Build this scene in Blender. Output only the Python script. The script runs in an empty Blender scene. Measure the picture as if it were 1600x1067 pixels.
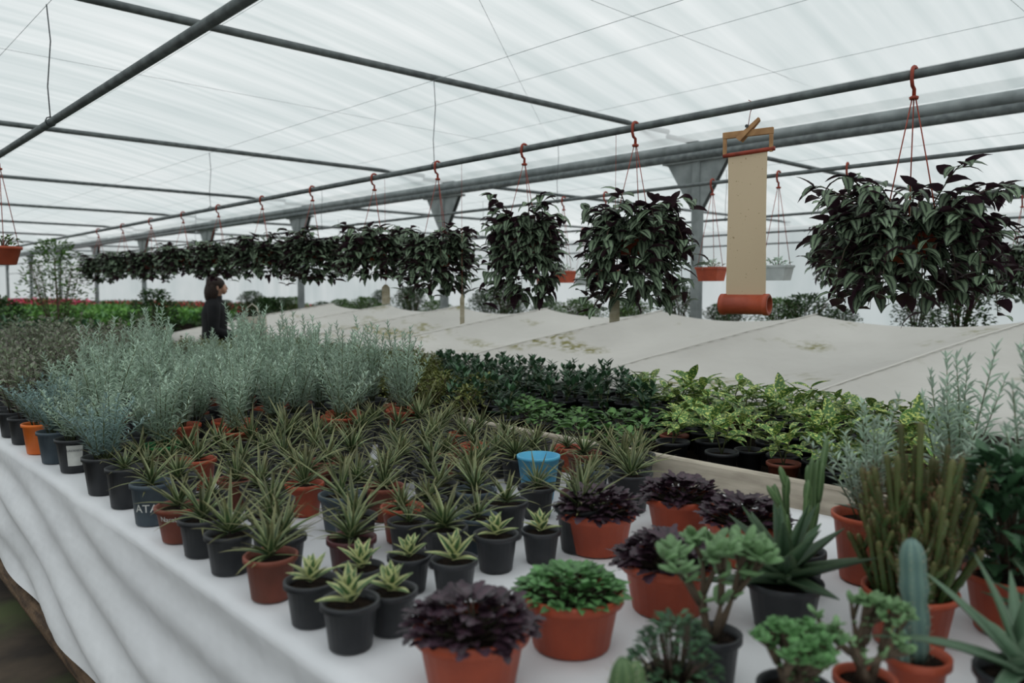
import bpy, math, random
from mathutils import Vector, Matrix, noise
R=random.Random(7)
pi=math.pi
def S(r,g,b):
    f=lambda c:(c/255/12.92) if c/255<=.04045 else ((c/255+.055)/1.055)**2.4
    return (f(r),f(g),f(b),1)
scn=bpy.context.scene
COL=scn.collection
scn.view_settings.view_transform='Standard'
CAMZ=1.5; F=1238.0; YAW=math.radians(42.6); PIT=math.atan(78.5/F); TZ=.8
# ---------------------------------------------------------------- camera
cam=bpy.data.cameras.new('camera'); co=bpy.data.objects.new('camera',cam); COL.objects.link(co)
co.location=(0,0,CAMZ); co.rotation_euler=(pi/2-PIT,0,-YAW)
cam.lens=36*F/1600; cam.sensor_width=36; cam.clip_start=.02; cam.clip_end=300
cam.dof.use_dof=True; cam.dof.focus_distance=3.2; cam.dof.aperture_fstop=2.5
scn.camera=co
fw=Vector((math.sin(YAW)*math.cos(PIT),math.cos(YAW)*math.cos(PIT),-math.sin(PIT)))
rt=Vector((math.cos(YAW),-math.sin(YAW),0)); upv=rt.cross(fw)
def T(px,py,z=TZ):
    d=fw+rt*((px-800)/F)-upv*((py-533.5)/F)
    s=(z-CAMZ)/d.z
    return (d.x*s,d.y*s)
def YX(px,X):
    k=(px-800)/F
    return X*(.736-.677*k)/(.677+.736*k)
def PXof(x,y):
    d=x*math.sin(YAW)+y*math.cos(YAW); r=x*math.cos(YAW)-y*math.sin(YAW)
    return 800+F*r/max(d,.1)
# ---------------------------------------------------------------- materials
def newmat(n):
    m=bpy.data.materials.new(n); m.use_nodes=True
    nt=m.node_tree; b=nt.nodes['Principled BSDF']; return m,nt,b
def N(nt,t,**k):
    n=nt.nodes.new(t)
    for a,v in k.items(): setattr(n,a,v)
    return n
def mixc(nt,fac,a,b,bt='MIX'):
    n=N(nt,'ShaderNodeMix',data_type='RGBA',blend_type=bt)
    for s,v in ((n.inputs[0],fac),(n.inputs[6],a),(n.inputs[7],b)):
        if isinstance(v,bpy.types.NodeSocket): nt.links.new(v,s)
        else: s.default_value=v
    return n.outputs[2]
def noisefac(nt,scale,lo=.4,hi=.6,coord='Object',detail=4,vscale=None):
    tc=N(nt,'ShaderNodeTexCoord'); nz=N(nt,'ShaderNodeTexNoise'); nz.inputs['Scale'].default_value=scale; nz.inputs['Detail'].default_value=detail
    src=tc.outputs[coord]
    if vscale:
        mp=N(nt,'ShaderNodeMapping'); mp.inputs['Scale'].default_value=vscale; nt.links.new(src,mp.inputs[0]); src=mp.outputs[0]
    nt.links.new(src,nz.inputs['Vector'])
    mr=N(nt,'ShaderNodeMapRange'); mr.inputs[1].default_value=lo; mr.inputs[2].default_value=hi
    nt.links.new(nz.outputs[0],mr.inputs[0]); return mr.outputs[0]
def simple(n,c1,c2=None,rough=.6,scale=8,lo=.35,hi=.65,metal=0,bump=0,bscale=60,vscale=None,spec=.4):
    m,nt,b=newmat(n); b.inputs['Roughness'].default_value=rough; b.inputs['Metallic'].default_value=metal
    b.inputs['Specular IOR Level'].default_value=spec
    if c2 is None: c2=tuple(x*.7 for x in c1[:3])+(1,)
    f=noisefac(nt,scale,lo,hi,vscale=vscale)
    nt.links.new(mixc(nt,f,c1,c2),b.inputs['Base Color'])
    if bump:
        g=noisefac(nt,bscale,.3,.7); bp=N(nt,'ShaderNodeBump'); bp.inputs['Strength'].default_value=bump; bp.inputs['Distance'].default_value=.01
        nt.links.new(g,bp.inputs['Height']); nt.links.new(bp.outputs[0],b.inputs['Normal'])
    return m
def leafmat(n,mid,edge,tip=None,back=None,e0=.3,e1=.8,rough=.5,spots=None,stripe=None,var=.35,trans=.12,spec=.4):
    m,nt,b=newmat(n); L=nt.links
    at=N(nt,'ShaderNodeAttribute',attribute_name='luv'); sp=N(nt,'ShaderNodeSeparateXYZ'); L.new(at.outputs['Vector'],sp.inputs[0])
    a=N(nt,'ShaderNodeMath',operation='SUBTRACT'); L.new(sp.outputs[0],a.inputs[0]); a.inputs[1].default_value=.5
    ab=N(nt,'ShaderNodeMath',operation='ABSOLUTE'); L.new(a.outputs[0],ab.inputs[0])
    mr=N(nt,'ShaderNodeMapRange'); L.new(ab.outputs[0],mr.inputs[0]); mr.inputs[1].default_value=e0/2; mr.inputs[2].default_value=e1/2
    c=mixc(nt,mr.outputs[0],mid,edge)
    if stripe:
        s1=N(nt,'ShaderNodeMapRange',interpolation_type='SMOOTHSTEP'); L.new(ab.outputs[0],s1.inputs[0]); s1.inputs[1].default_value=.06; s1.inputs[2].default_value=.14
        s2=N(nt,'ShaderNodeMapRange',interpolation_type='SMOOTHSTEP'); L.new(ab.outputs[0],s2.inputs[0]); s2.inputs[1].default_value=.42; s2.inputs[2].default_value=.34
        mm=N(nt,'ShaderNodeMath',operation='MULTIPLY'); L.new(s1.outputs[0],mm.inputs[0]); L.new(s2.outputs[0],mm.inputs[1]); c=mixc(nt,mm.outputs[0],c,stripe)
    if tip:
        tr=N(nt,'ShaderNodeMapRange'); L.new(sp.outputs[1],tr.inputs[0]); tr.inputs[1].default_value=.3; tr.inputs[2].default_value=1
        c=mixc(nt,tr.outputs[0],c,tip)
    if spots:
        f=noisefac(nt,110,.52,.58,detail=2); c=mixc(nt,f,c,spots)
    vr=N(nt,'ShaderNodeMapRange'); L.new(sp.outputs[2],vr.inputs[0]); vr.inputs[3].default_value=1-var; vr.inputs[4].default_value=1+var
    hs=N(nt,'ShaderNodeHueSaturation'); L.new(c,hs.inputs['Color']); L.new(vr.outputs[0],hs.inputs['Value']); c=hs.outputs[0]
    if back:
        g=N(nt,'ShaderNodeNewGeometry'); c=mixc(nt,g.outputs['Backfacing'],c,back)
    L.new(c,b.inputs['Base Color']); b.inputs['Roughness'].default_value=rough; b.inputs['Specular IOR Level'].default_value=spec
    if trans:
        t=N(nt,'ShaderNodeBsdfTranslucent'); L.new(c,t.inputs[0]); mx=N(nt,'ShaderNodeMixShader'); mx.inputs[0].default_value=trans
        L.new(b.outputs[0],mx.inputs[1]); L.new(t.outputs[0],mx.inputs[2]); L.new(mx.outputs[0],nt.nodes['Material Output'].inputs[0])
    return m
M={}
M['black']=simple('black_plastic',S(36,38,42),S(48,49,52),.45,20)
M['dgrey']=simple('slate_plastic',S(62,74,84),S(72,84,92),.5,20)
M['terra']=simple('terracotta_plastic',S(180,82,54),S(154,68,46),.5,9,bump=.1)
M['terrad']=simple('brown_plastic',S(132,68,52),S(106,58,44),.55,9)
M['burg']=simple('burgundy_plastic',S(88,40,44),S(70,34,36),.45,9)
M['orange']=simple('orange_plastic',S(236,122,46),S(212,102,38),.45,9)
M['greenp']=simple('green_plastic',S(40,124,66),None,.45,9)
M['bluep']=simple('blue_plastic',S(84,170,204),S(70,150,190),.45,9)
M['white']=simple('white_plastic',S(200,205,205),S(180,186,186),.5,9)
M['soil']=simple('potting_soil',S(48,37,29),S(24,19,16),.95,90,bump=.8,bscale=140,spec=.1)
M['hook']=simple('hook_plastic',S(158,62,40),S(126,48,34),.5,30)
M['pipe']=simple('galvanised_pipe',S(108,114,114),S(82,87,88),.5,14,metal=.3)
M['steel']=simple('zinc_steel',S(140,146,146),S(114,120,120),.5,6,metal=.3)
M['wire']=simple('dark_wire',S(70,74,76),None,.6,10)
M['wirel']=simple('light_wire',S(160,168,168),None,.6,10)
M['greenleg']=simple('green_painted_steel',S(28,52,44),None,.5,10)
M['wood']=simple('weathered_wood',S(108,86,66),S(64,50,40),.85,6,bump=.5,bscale=40,vscale=(8,1,8))
M['board']=simple('beige_board',S(190,180,164),S(150,140,126),.8,5,vscale=(6,1,6))
M['woodl']=simple('pale_wood',S(176,134,92),S(150,110,72),.7,20)
M['card']=simple('tag_card',S(200,190,168),S(170,156,128),.8,25)
M['spine']=simple('cactus_spines',S(140,104,76),S(104,72,54),.8,25)
M['skin']=simple('skin',S(206,160,136),None,.6,20)
M['hair']=simple('brown_hair',S(50,34,26),S(34,24,20),.7,60)
M['coat']=simple('black_coat_fabric',S(24,24,28),S(16,16,18),.85,20)
M['denim']=simple('dark_trousers',S(34,38,48),None,.85,20)
M['tote']=simple('cream_canvas',S(215,208,192),S(190,182,166),.85,20)
M['txtw']=simple('white_print',S(215,215,210),None,.6,20)
M['txtg']=simple('grey_print',S(120,124,128),None,.6,20)
M['stem']=simple('green_stem',S(94,106,66),S(80,80,56),.7,30)
M['stemp']=simple('purple_stem',S(80,60,54),S(66,72,48),.7,30)
M['bark']=simple('bark',S(90,76,62),None,.9,30)
LM={}
LM['spiky']=leafmat('spiky_leaf',S(62,84,52),S(160,168,122),tip=S(122,116,80),e0=.45,e1=1,var=.45)
LM['agave']=leafmat('variegated_leaf',S(74,110,68),S(212,216,154),e0=.35,e1=.6,var=.15)
LM['lav']=leafmat('silver_leaf',S(182,202,184),S(196,212,196),var=.35,rough=.8,trans=.25)
LM['lavb']=leafmat('blue_silver_leaf',S(150,176,172),S(168,190,186),var=.35,rough=.8,trans=.25)
LM['sage']=leafmat('sage_leaf',S(122,140,108),S(140,152,126),tip=S(128,112,116),var=.4,rough=.8,trans=.25)
LM['purple']=leafmat('purple_leaf',S(64,44,54),S(50,36,46),var=.4,rough=.4,trans=.05)
LM['green']=leafmat('fresh_leaf',S(92,136,82),S(78,118,70),var=.35)
LM['dark']=leafmat('dark_leaf',S(62,94,64),S(50,76,54),var=.45,rough=.45)
LM['low']=leafmat('mid_green_leaf',S(88,124,66),S(70,102,56),var=.45)
LM['yel']=leafmat('olive_leaf',S(124,128,70),S(90,104,56),var=.5)
LM['auc']=leafmat('spotted_leaf',S(72,108,56),S(88,124,64),spots=S(190,198,114),var=.4,trans=.18)
LM['trad']=leafmat('striped_trailing_leaf',S(46,58,44),S(52,64,50),stripe=S(112,130,104),back=S(70,44,58),e0=.7,e1=1,var=.4,rough=.5,trans=.1,spec=.3)
LM['aloe']=leafmat('aloe_leaf',S(58,82,58),S(84,106,76),e0=.5,e1=.95,var=.2,trans=.02)
LM['aloel']=leafmat('pale_aloe_leaf',S(98,126,100),S(120,144,118),e0=.5,e1=.95,var=.15,trans=.02)
LM['jade']=leafmat('jade_leaf',S(104,136,92),S(116,144,104),var=.25,trans=.05)
LM['cact']=leafmat('brown_green_cactus',S(86,110,60),S(50,74,42),tip=S(94,92,54),var=.35,trans=0,e0=.0,e1=1)
LM['cactb']=leafmat('blue_green_cactus',S(116,142,130),S(82,110,106),var=.15,trans=0,e0=0,e1=1)
LM['cactg']=leafmat('green_cactus',S(104,128,84),S(70,98,60),var=.2,trans=0,e0=0,e1=1)
LM['bg']=leafmat('shrub_leaf',S(58,86,48),S(74,100,58),var=.5,trans=.1)
LM['bgl']=leafmat('bright_shrub_leaf',S(86,120,60),S(100,130,74),var=.4,trans=.12)
LM['lawn']=leafmat('seedling_leaf',S(106,156,72),S(120,166,84),var=.3,trans=.2)
LM['pink']=leafmat('pink_petal',S(232,80,130),S(220,56,100),var=.3)
LM['red']=leafmat('red_petal',S(196,40,56),S(180,40,70),var=.4)
def clothmat(n,c1,c2,stain=None,bs=.25):
    m,nt,b=newmat(n); f=noisefac(nt,.9,.3,.7); c=mixc(nt,f,c1,c2)
    if stain:
        g=noisefac(nt,1.5,.57,.68,vscale=(1,.8,1)); h=noisefac(nt,14,.42,.6)
        mm=N(nt,'ShaderNodeMath',operation='MULTIPLY'); nt.links.new(g,mm.inputs[0]); nt.links.new(h,mm.inputs[1])
        c=mixc(nt,mm.outputs[0],c,stain)
    nt.links.new(c,b.inputs['Base Color']); b.inputs['Roughness'].default_value=.85; b.inputs['Specular IOR Level'].default_value=.2
    g=noisefac(nt,3.5,.2,.8,detail=3); bp=N(nt,'ShaderNodeBump'); bp.inputs['Strength'].default_value=bs; bp.inputs['Distance'].default_value=.05
    nt.links.new(g,bp.inputs['Height']); nt.links.new(bp.outputs[0],b.inputs['Normal'])
    return m
M['cloth']=clothmat('white_cloth',S(224,224,226),S(212,212,216),None,.35)
M['cover']=clothmat('fleece_cover',S(198,194,188),S(180,176,170),S(122,118,70),.3)
M['seam']=clothmat('seam_fleece',S(214,210,204),S(204,200,194))
def filmmat(n,tr=.5,vs=(.25,5,1)):
    m,nt,b=newmat(n); nt.nodes.remove(b); L=nt.links
    f=noisefac(nt,1.0,.3,.75,vscale=vs,detail=6); f2=noisefac(nt,.35,.3,.7)
    c=mixc(nt,f,(.76,.80,.80,1),(1,1,1,1)); c=mixc(nt,f2,c,(.84,.875,.88,1),'MULTIPLY')
    t=N(nt,'ShaderNodeBsdfTransparent'); L.new(c,t.inputs[0]); d=N(nt,'ShaderNodeBsdfTranslucent'); L.new(c,d.inputs[0])
    mx=N(nt,'ShaderNodeMixShader'); mx.inputs[0].default_value=1-tr
    L.new(t.outputs[0],mx.inputs[1]); L.new(d.outputs[0],mx.inputs[2]); L.new(mx.outputs[0],nt.nodes['Material Output'].inputs[0]); return m
M['film']=filmmat('greenhouse_film'); M['filmw']=filmmat('greenhouse_side_film',.5,(1,1,.3))
m,nt,b=newmat('soil_floor'); f=noisefac(nt,3,.4,.6); c=mixc(nt,f,S(80,68,56),S(50,42,36)); g=noisefac(nt,1.3,.52,.62); c=mixc(nt,g,c,S(78,86,52))
nt.links.new(c,b.inputs['Base Color']); b.inputs['Roughness'].default_value=.95; M['floor']=m
m,nt,b=newmat('sticky_sheet'); f=noisefac(nt,90,.70,.73,detail=2); c=mixc(nt,f,S(210,188,158),S(160,134,100)); nt.links.new(c,b.inputs['Base Color']); b.inputs['Roughness'].default_value=.4
t=N(nt,'ShaderNodeBsdfTranslucent'); nt.links.new(c,t.inputs[0]); mx=N(nt,'ShaderNodeMixShader'); mx.inputs[0].default_value=.45
nt.links.new(b.outputs[0],mx.inputs[1]); nt.links.new(t.outputs[0],mx.inputs[2]); nt.links.new(mx.outputs[0],nt.nodes['Material Output'].inputs[0]); M['sticky']=m
# ---------------------------------------------------------------- mesh builder
def prof_blade(s): return max(.04,(1-s)**.75)
def prof_lance(s): return max(.05,math.sin(pi*min(1,.04+.96*s**.8))**.9)
def prof_ovate(s): return max(.05,math.sin(pi*min(1,.03+.97*s**.62))**.75)
def prof_lobed(s):
    return max(.05,math.sin(pi*min(1,.03+.97*s**.7))**.7*(1 if int(s*6.01)%2 else .62))
class MB:
    def __init__(s): s.v=[]; s.a=[]; s.f=[]; s.m=[]
    def add(s,vs,fs,attr=None,mi=0):
        o=len(s.v); s.v+=[tuple(v) for v in vs]; s.a+=attr if attr else [(.5,.5,.5)]*len(vs)
        for f in fs: s.f.append(tuple(i+o for i in f)); s.m.append(mi)
    def kite(s,b,az,el,L,W,rnd,mi=0,up=.25):
        ce=math.cos(el); d=Vector((ce*math.cos(az),ce*math.sin(az),math.sin(el))); sd=Vector((-math.sin(az),math.cos(az),0)); nn=d.cross(sd)
        b=Vector(b); mid=b+d*L*.45+nn*L*.08
        s.add([b,mid+sd*W*.5+nn*W*up,b+d*L,mid-sd*W*.5+nn*W*up],[(0,3,2),(0,2,1)],[(.5,0,rnd),(0,.5,rnd),(.5,1,rnd),(1,.5,rnd)],mi)
    def leaf(s,b,az,el,L,W,bend=0,prof=prof_lance,fold=.25,n=4,rnd=.5,mi=0,twist=0,thick=0):
        p=Vector(b); vs=[];at=[];step=L/n; sd0=Vector((-math.sin(az),math.cos(az),0))
        for i in range(n+1):
            t=i/n; e=el+bend*t; d=Vector((math.cos(e)*math.cos(az),math.cos(e)*math.sin(az),math.sin(e)))
            nn=d.cross(sd0); sd=sd0*math.cos(twist)+nn*math.sin(twist); n2=d.cross(sd)
            w=W*.5*prof(t)
            vs+= [p+sd*w+n2*w*fold*1.2, p.copy(), p-sd*w+n2*w*fold*1.2]; at+=[(0,t,rnd),(.5,t,rnd),(1,t,rnd)]
            if thick:
                th=thick*(prof(t)); vs.append(p-n2*th); at.append((.5,t,rnd))
            p=p+d*step
        k=4 if thick else 3; fs=[]
        for i in range(n):
            a=i*k;b2=a+k; fs+=[(b2+1,b2,a,a+1),(b2+2,b2+1,a+1,a+2)]
            if thick: fs+=[(b2,b2+3,a+3,a),(b2+3,b2+2,a+2,a+3)]
        s.add(vs,fs,at,mi)
    def tube(s,path,rad,sides=6,mi=0,cap=True,rnd=.5,star=0):
        path=[Vector(p) for p in path]; n=len(path)
        if not isinstance(rad,(list,tuple)): rad=[rad]*n
        vs=[];at=[]; ref=None
        for i,p in enumerate(path):
            d=(path[min(i+1,n-1)]-path[max(i-1,0)]).normalized()
            if ref is None: ref=Vector((1,0,0)) if abs(d.x)<.8 else Vector((0,1,0))
            x=(ref-d*ref.dot(d)).normalized(); y=d.cross(x); ref=x
            for j in range(sides):
                a=2*pi*j/sides; r=rad[i]*((1-star) if (star and j%2) else 1)
                vs.append(p+x*math.cos(a)*r+y*math.sin(a)*r); at.append((0 if (star and j%2) else .5,i/(n-1),rnd))
        fs=[(i*sides+j,i*sides+(j+1)%sides,(i+1)*sides+(j+1)%sides,(i+1)*sides+j) for i in range(n-1) for j in range(sides)]
        if cap: fs+=[tuple(range(sides))[::-1],tuple((n-1)*sides+j for j in range(sides))]
        s.add(vs,fs,at,mi)
    def lathe(s,prof,seg=24,mi=0,cap0=False,cap1=False,c=(0,0,0)):
        vs=[(c[0]+r*math.cos(2*pi*j/seg),c[1]+r*math.sin(2*pi*j/seg),c[2]+z) for r,z in prof for j in range(seg)]
        fs=[(i*seg+j,i*seg+(j+1)%seg,(i+1)*seg+(j+1)%seg,(i+1)*seg+j) for i in range(len(prof)-1) for j in range(seg)]
        if cap0: fs.append(tuple(range(seg))[::-1])
        if cap1: fs.append(tuple((len(prof)-1)*seg+j for j in range(seg)))
        s.add(vs,fs,None,mi)
    def ell(s,c,rx,ry,rz,M3=None,seg=8,rings=5,mi=0,rnd=.5):
        vs=[];at=[]
        for i in range(rings+1):
            th=pi*i/rings
            for j in range(seg):
                a=2*pi*j/seg; v=Vector((rx*math.sin(th)*math.cos(a),ry*math.sin(th)*math.sin(a),rz*math.cos(th)))
                if M3: v=M3@v
                vs.append(v+Vector(c)); at.append((.5,i/rings,rnd))
        fs=[(i*seg+j,(i+1)*seg+j,(i+1)*seg+(j+1)%seg,i*seg+(j+1)%seg) for i in range(rings) for j in range(seg)]
        s.add(vs,fs,at,mi)
    def box(s,c,sz,rz=0,mi=0):
        hx,hy,hz=sz[0]/2,sz[1]/2,sz[2]/2; M3=Matrix.Rotation(rz,3,'Z')
        b=min(hx,hy,hz)*.25; vs=[]
        for z,i in ((-hz,b),(-hz+b,0),(hz-b,0),(hz,b)):
            x,y=hx-i,hy-i
            for p in ((x-b,y),(x,y-b),(x,-y+b),(x-b,-y),(-x+b,-y),(-x,-y+b),(-x,y-b),(-x+b,y)): vs.append(M3@Vector((p[0],p[1],z))+Vector(c))
        fs=[(i*8+(j+1)%8,i*8+j,(i+1)*8+j,(i+1)*8+(j+1)%8) for i in range(3) for j in range(8)]
        fs+=[tuple(range(8)),tuple(24+j for j in range(8))[::-1]]
        s.add(vs,fs,None,mi)
    def build(s,name,mats,smooth=True):
        me=bpy.data.meshes.new(name); me.from_pydata(s.v,[],s.f)
        at=me.attributes.new('luv','FLOAT_VECTOR','POINT'); at.data.foreach_set('vector',[c for a in s.a for c in a])
        for m in mats: me.materials.append(m)
        me.polygons.foreach_set('material_index',s.m)
        me.polygons.foreach_set('use_smooth',[smooth]*len(s.f)); me.update(); return me
def obj(name,me,parent=None,loc=None,label=None,cat=None,group=None,kind=None):
    o=bpy.data.objects.new(name,me); COL.objects.link(o)
    if parent: o.parent=parent
    if loc is not None: o.location=loc
    if label: o['label']=label
    if cat: o['category']=cat
    if group: o['group']=group
    if kind: o['kind']=kind
    return o
def thing(name,label,cat,loc,parts,rz=0,sc=1,group=None):
    o=obj(name,None,None,loc,label,cat,group); o.empty_display_size=.05; o.rotation_euler=(0,0,rz); o.scale=(sc,sc,sc) if not isinstance(sc,tuple) else sc
    for p in parts:
        obj(p[0],p[1],o,p[3] if len(p)>3 else (0,0,0),label=p[2] if len(p)>2 else None)
    return o
U=lambda a,b:R.uniform(a,b)
# ---------------------------------------------------------------- structure
def gridmesh(fx,nu,nv,name,mat,smooth=True,solid=False):
    b=MB(); vs=[fx(i/nu,j/nv) for i in range(nu+1) for j in range(nv+1)]
    fs=[(i*(nv+1)+j,(i+1)*(nv+1)+j,(i+1)*(nv+1)+j+1,i*(nv+1)+j+1) for i in range(nu) for j in range(nv)]
    b.add(vs,fs); return b.build(name,[mat],smooth)
def struct(name,me,label,cat): return obj(name,me,None,None,label,cat,kind='structure')
struct('floor',gridmesh(lambda u,v:(-6+24*u,-6+52*v,.015*noise.noise(Vector((u*30,v*60,0)))),60,120,'floor',M['floor']),'dark bare soil floor with moss patches','floor')
XG=7.1
gz=CAMZ+.204*XG
struct('ceiling',gridmesh(lambda u,v:(-6+(XG+6)*u,-6+52*v,gz+.12+1.0*math.sin(pi*u)+.02*math.sin(v*52*2*pi/2.16)*math.sin(pi*u)),30,260,'ceiling',M['film']),'translucent white plastic film greenhouse roof','ceiling')
struct('ceiling',gridmesh(lambda u,v:(XG+(18-XG)*u,-6+52*v,gz+.12+1.0*math.sin(pi*u)),24,60,'ceiling_side',M['film']),'translucent plastic film roof of neighbouring bay','ceiling')
struct('wall_left',gridmesh(lambda u,v:(-6,-6+52*u,3.05*v),20,4,'wall_left',M['filmw']),'translucent plastic film side wall','wall')
struct('wall_right',gridmesh(lambda u,v:(18,-6+52*u,3.05*v),20,4,'wall_right',M['filmw']),'translucent plastic film side wall','wall')
struct('wall_back',gridmesh(lambda u,v:(-6+24*u,46,4.2*v),20,4,'wall_back',M['filmw']),'translucent plastic film end wall','wall')
struct('wall_front',gridmesh(lambda u,v:(-6+24*u,-6,4.2*v),20,4,'wall_front',M['filmw']),'translucent plastic film end wall','wall')
b=MB(); b.tube([(XG-.08,-5.5,gz-.05),(XG-.08,45.5,gz-.05)],.04,10); me=b.build('lower_tube',[M['pipe']])
b=MB(); b.tube([(XG+.03,-5.5,gz+.055),(XG+.03,45.5,gz+.055)],.06,10); me2=b.build('gutter_channel',[M['steel']])
thing('gutter_beam','long grey steel gutter beam carrying the film roof','beam',(0,0,0),[('tube',me),('channel',me2)])
b=MB(); b.box((0,0,1.45),(.1,.1,2.9)); post=b.build('post',[M['steel']],False)
b=MB()
for sx in (-.03,.03):
    vs=[(sx,-.07,-.5),(sx,.07,-.5),(sx,.38,0),(sx,-.38,0)]
    vs+= [(x+.008,y,z) for x,y,z in vs]; b.add(vs,[(0,1,2,3),(7,6,5,4),(0,4,5,1),(1,5,6,2),(2,6,7,3),(3,7,4,0)])
b.box((0,0,-.01),(.16,.8,.03)); gus=b.build('gusset',[M['steel']],False)
for i in range(-1,9):
    thing('support_post','grey galvanised steel post with triangular gusset under the gutter','post',(XG,4.85+4.33*i,0),[('shaft',post),('gusset',gus,None,(0,0,gz-.08))],group='greenhouse roof posts')
cz=CAMZ+.2414*XG
for i in range(-1,9):
    b=MB(); b.tube([(-5.9,0,0),(0,0,.02),(XG,0,0)],.028,8)
    obj('roof_cross_pipe',b.build('cross_pipe',[M['pipe']]),None,(0,5.24+4.42*i,cz),'grey galvanised steel pipe spanning under the film roof','pipe','roof cross pipes')
b=MB(); b.tube([(0,0,0),(18-XG,0,0)],.028,8); cp2=b.build('cross_pipe_side',[M['pipe']])
for i in range(-1,9): obj('roof_cross_pipe',cp2,None,(XG,5.24+4.42*i,cz-.05),'grey galvanised steel pipe in the neighbouring bay','pipe','roof cross pipes')
def wire(p,q,r=.0015,m='wirel'):
    b=MB(); b.tube([p,q],r,4); obj('roof_wire',b.build('wire',[M[m]]),None,(0,0,0),'thin taut steel wire strung under the film roof','wire','roof wires')
WZ=CAMZ+1.42
for x in (2.2,4.6,5.9): wire((x,-5,cz+.03),(x,45,cz+.03))
for x in (1.03,3.3,5.4,8.25): wire((x,-5.8,WZ),(x,45.8,WZ))
for y in (1.6,3.4,7.2): wire((-5.9,y,cz+.25),(XG,y,cz+.05),.0015)
wire((1,2,cz+.1),(XG,7,cz+.1),.0015)
hu=.85; HX=[(1.03,hu),(3.3,hu),(5.4,hu),(8.25,hu),(10.5,hu),(13,hu)]
for x,u in HX:
    b=MB(); b.tube([(0,-5.5,0),(0,20,-.01),(0,45.5,0)],.019 if x<1.5 or x==3.3 else .015,8)
    obj('hanger_pipe',b.build('hanger_pipe',[M['pipe']]),None,(x,0,CAMZ+u),'long thin grey steel pipe used for hanging baskets','pipe','basket hanger pipes')
hl=WZ-CAMZ-hu
b=MB(); b.tube([(0,0,.005),(.012,0,-hl*.3),(-.008,0,-hl*.7),(0,0,-hl)],.003,4)
b.tube([(.024*math.cos(a),0,-hl+.024*math.sin(a)) for a in [i*pi/4 for i in range(9)]],.003,4)
hw=b.build('hanging_wire',[M['wire']])
for x,ys in ((1.03,(YX(90,1.03),9.66,14.1)),(3.3,(YX(680,3.3),YX(333,3.3))),(5.4,(5.24,9.66,14.1)),(8.25,(5.24,9.66,14.1))):
    for y in ys: obj('hanging_wire',hw,None,(x,y,WZ),'thin dark wire holding up a hanger pipe','wire','pipe suspension wires')
# ---------------------------------------------------------------- benches and cloth
XL=.72;XD=2.38;XC=4.38
b=MB(); b.box(((XL+XD)/2,5.2,TZ-.03),(XD-XL-.02,10.9,.05)); top=b.build('bench_top',[M['wood']],False)
b=MB(); b.tube([(0,0,0),(0,0,TZ-.055)],.022,8); leg=b.build('bench_leg',[M['greenleg']])
b=MB(); b.tube([(0,-.2,.18),(0,5,.2),(0,10.6,.18)],[.05,.045,.05],10); logm=b.build('rail',[M['wood']])
parts=[('bench_top',top)]
for i in range(8):
    for x in (XL+.08,XD-.08): parts.append(('leg',leg,'dark green painted steel leg',(x,.16+1.5*i,0)))
thing('display_bench','long plant display bench with dark green steel legs','bench',(0,0,0),parts)
obj('timber_log',logm,None,(XL+.005,0,0),'weathered brown timber log lying along the bench legs','log')
b=MB(); b.tube([(0,-.2,.05),(0,5,.06),(0,10.6,.05)],.05,10); obj('timber_log',b.build('log2',[M['wood']]),None,(XL+.3,0,0),'weathered brown timber log on the soil floor','log')
def clothf(u,v):
    y=-.25+10.9*v; s=u*2.32
    if s<1.64: x=XD-.02-s; z=TZ+.004+.0015*noise.noise(Vector((x*3,y*3,0)))
    else:
        q=(s-1.64); w=q
        z=TZ+.002-q*.78
        x=XL-.012-.03*w*1.2+ .04*w*math.sin(y*3+2*math.sin(y*1.1)+q*5)+.07*q*noise.noise(Vector((y*1.3,q*5+y*.8,3)))+.012*min(1,q*6)*math.sin((q*7+y*.9+.4*math.sin(y*2))*4)
        z+=.012*q*math.sin(y*1.9)
    return (x,y,z)
obj('bench_cloth',gridmesh(clothf,90,300,'bench_cloth',M['cloth']),None,None,'white fabric sheet covering the bench and draping over its side','cloth')
b=MB(); b.box((XD+.0,5.2,TZ+.03),(.04,10.9,.13)); obj('bench_edging_board',b.build('edging',[M['board']],False),None,None,'beige wooden edging board between the two benches','board')
b=MB(); b.box(((XD+XC)/2,3.6,TZ-.03),(XC-XD-.08,8.9,.05)); top=b.build('bench_top2',[M['soil']],False)
parts=[('bench_top',top)]
for i in range(6):
    for x in (XD+.15,XC-.15): parts.append(('leg',leg,'dark green painted steel leg',(x,-.6+1.6*i,0)))
thing('growing_bench','plant bench with dark soil-covered top','bench',(0,0,0),parts)
b=MB(); b.box(((XC+XG-.2)/2,5.6,TZ-.03),(XG-.25-XC-.04,13.6,.05)); top=b.build('bench_top3',[M['wood']],False)
parts=[('bench_top',top)]
for i in range(9):
    for x in (XC+.15,XG-.4): parts.append(('leg',leg,None,(x,-.8+1.6*i,0)))
thing('covered_bench','long wooden bench underneath a fleece cover','bench',(0,0,0),parts)
def coverz(x,y):
    s=(x-XC)/2.68; q=min(1,s/.93); ph=((y-2.3+.25*(x-XC))/1.7)%1
    sag=math.sin(pi*ph)**.7
    h=.05+.455*(q**.9)
    z=TZ+h-sag*(.12*math.sin(pi*min(1,q))**.8+.075*q)
    z+=.006*noise.noise(Vector((x*1.3,y*1.3,5)))
    z+=.006*math.sin(pi*q)*noise.noise(Vector((x*1.2+y*3,y*6-x*3,2)))
    return z
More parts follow.
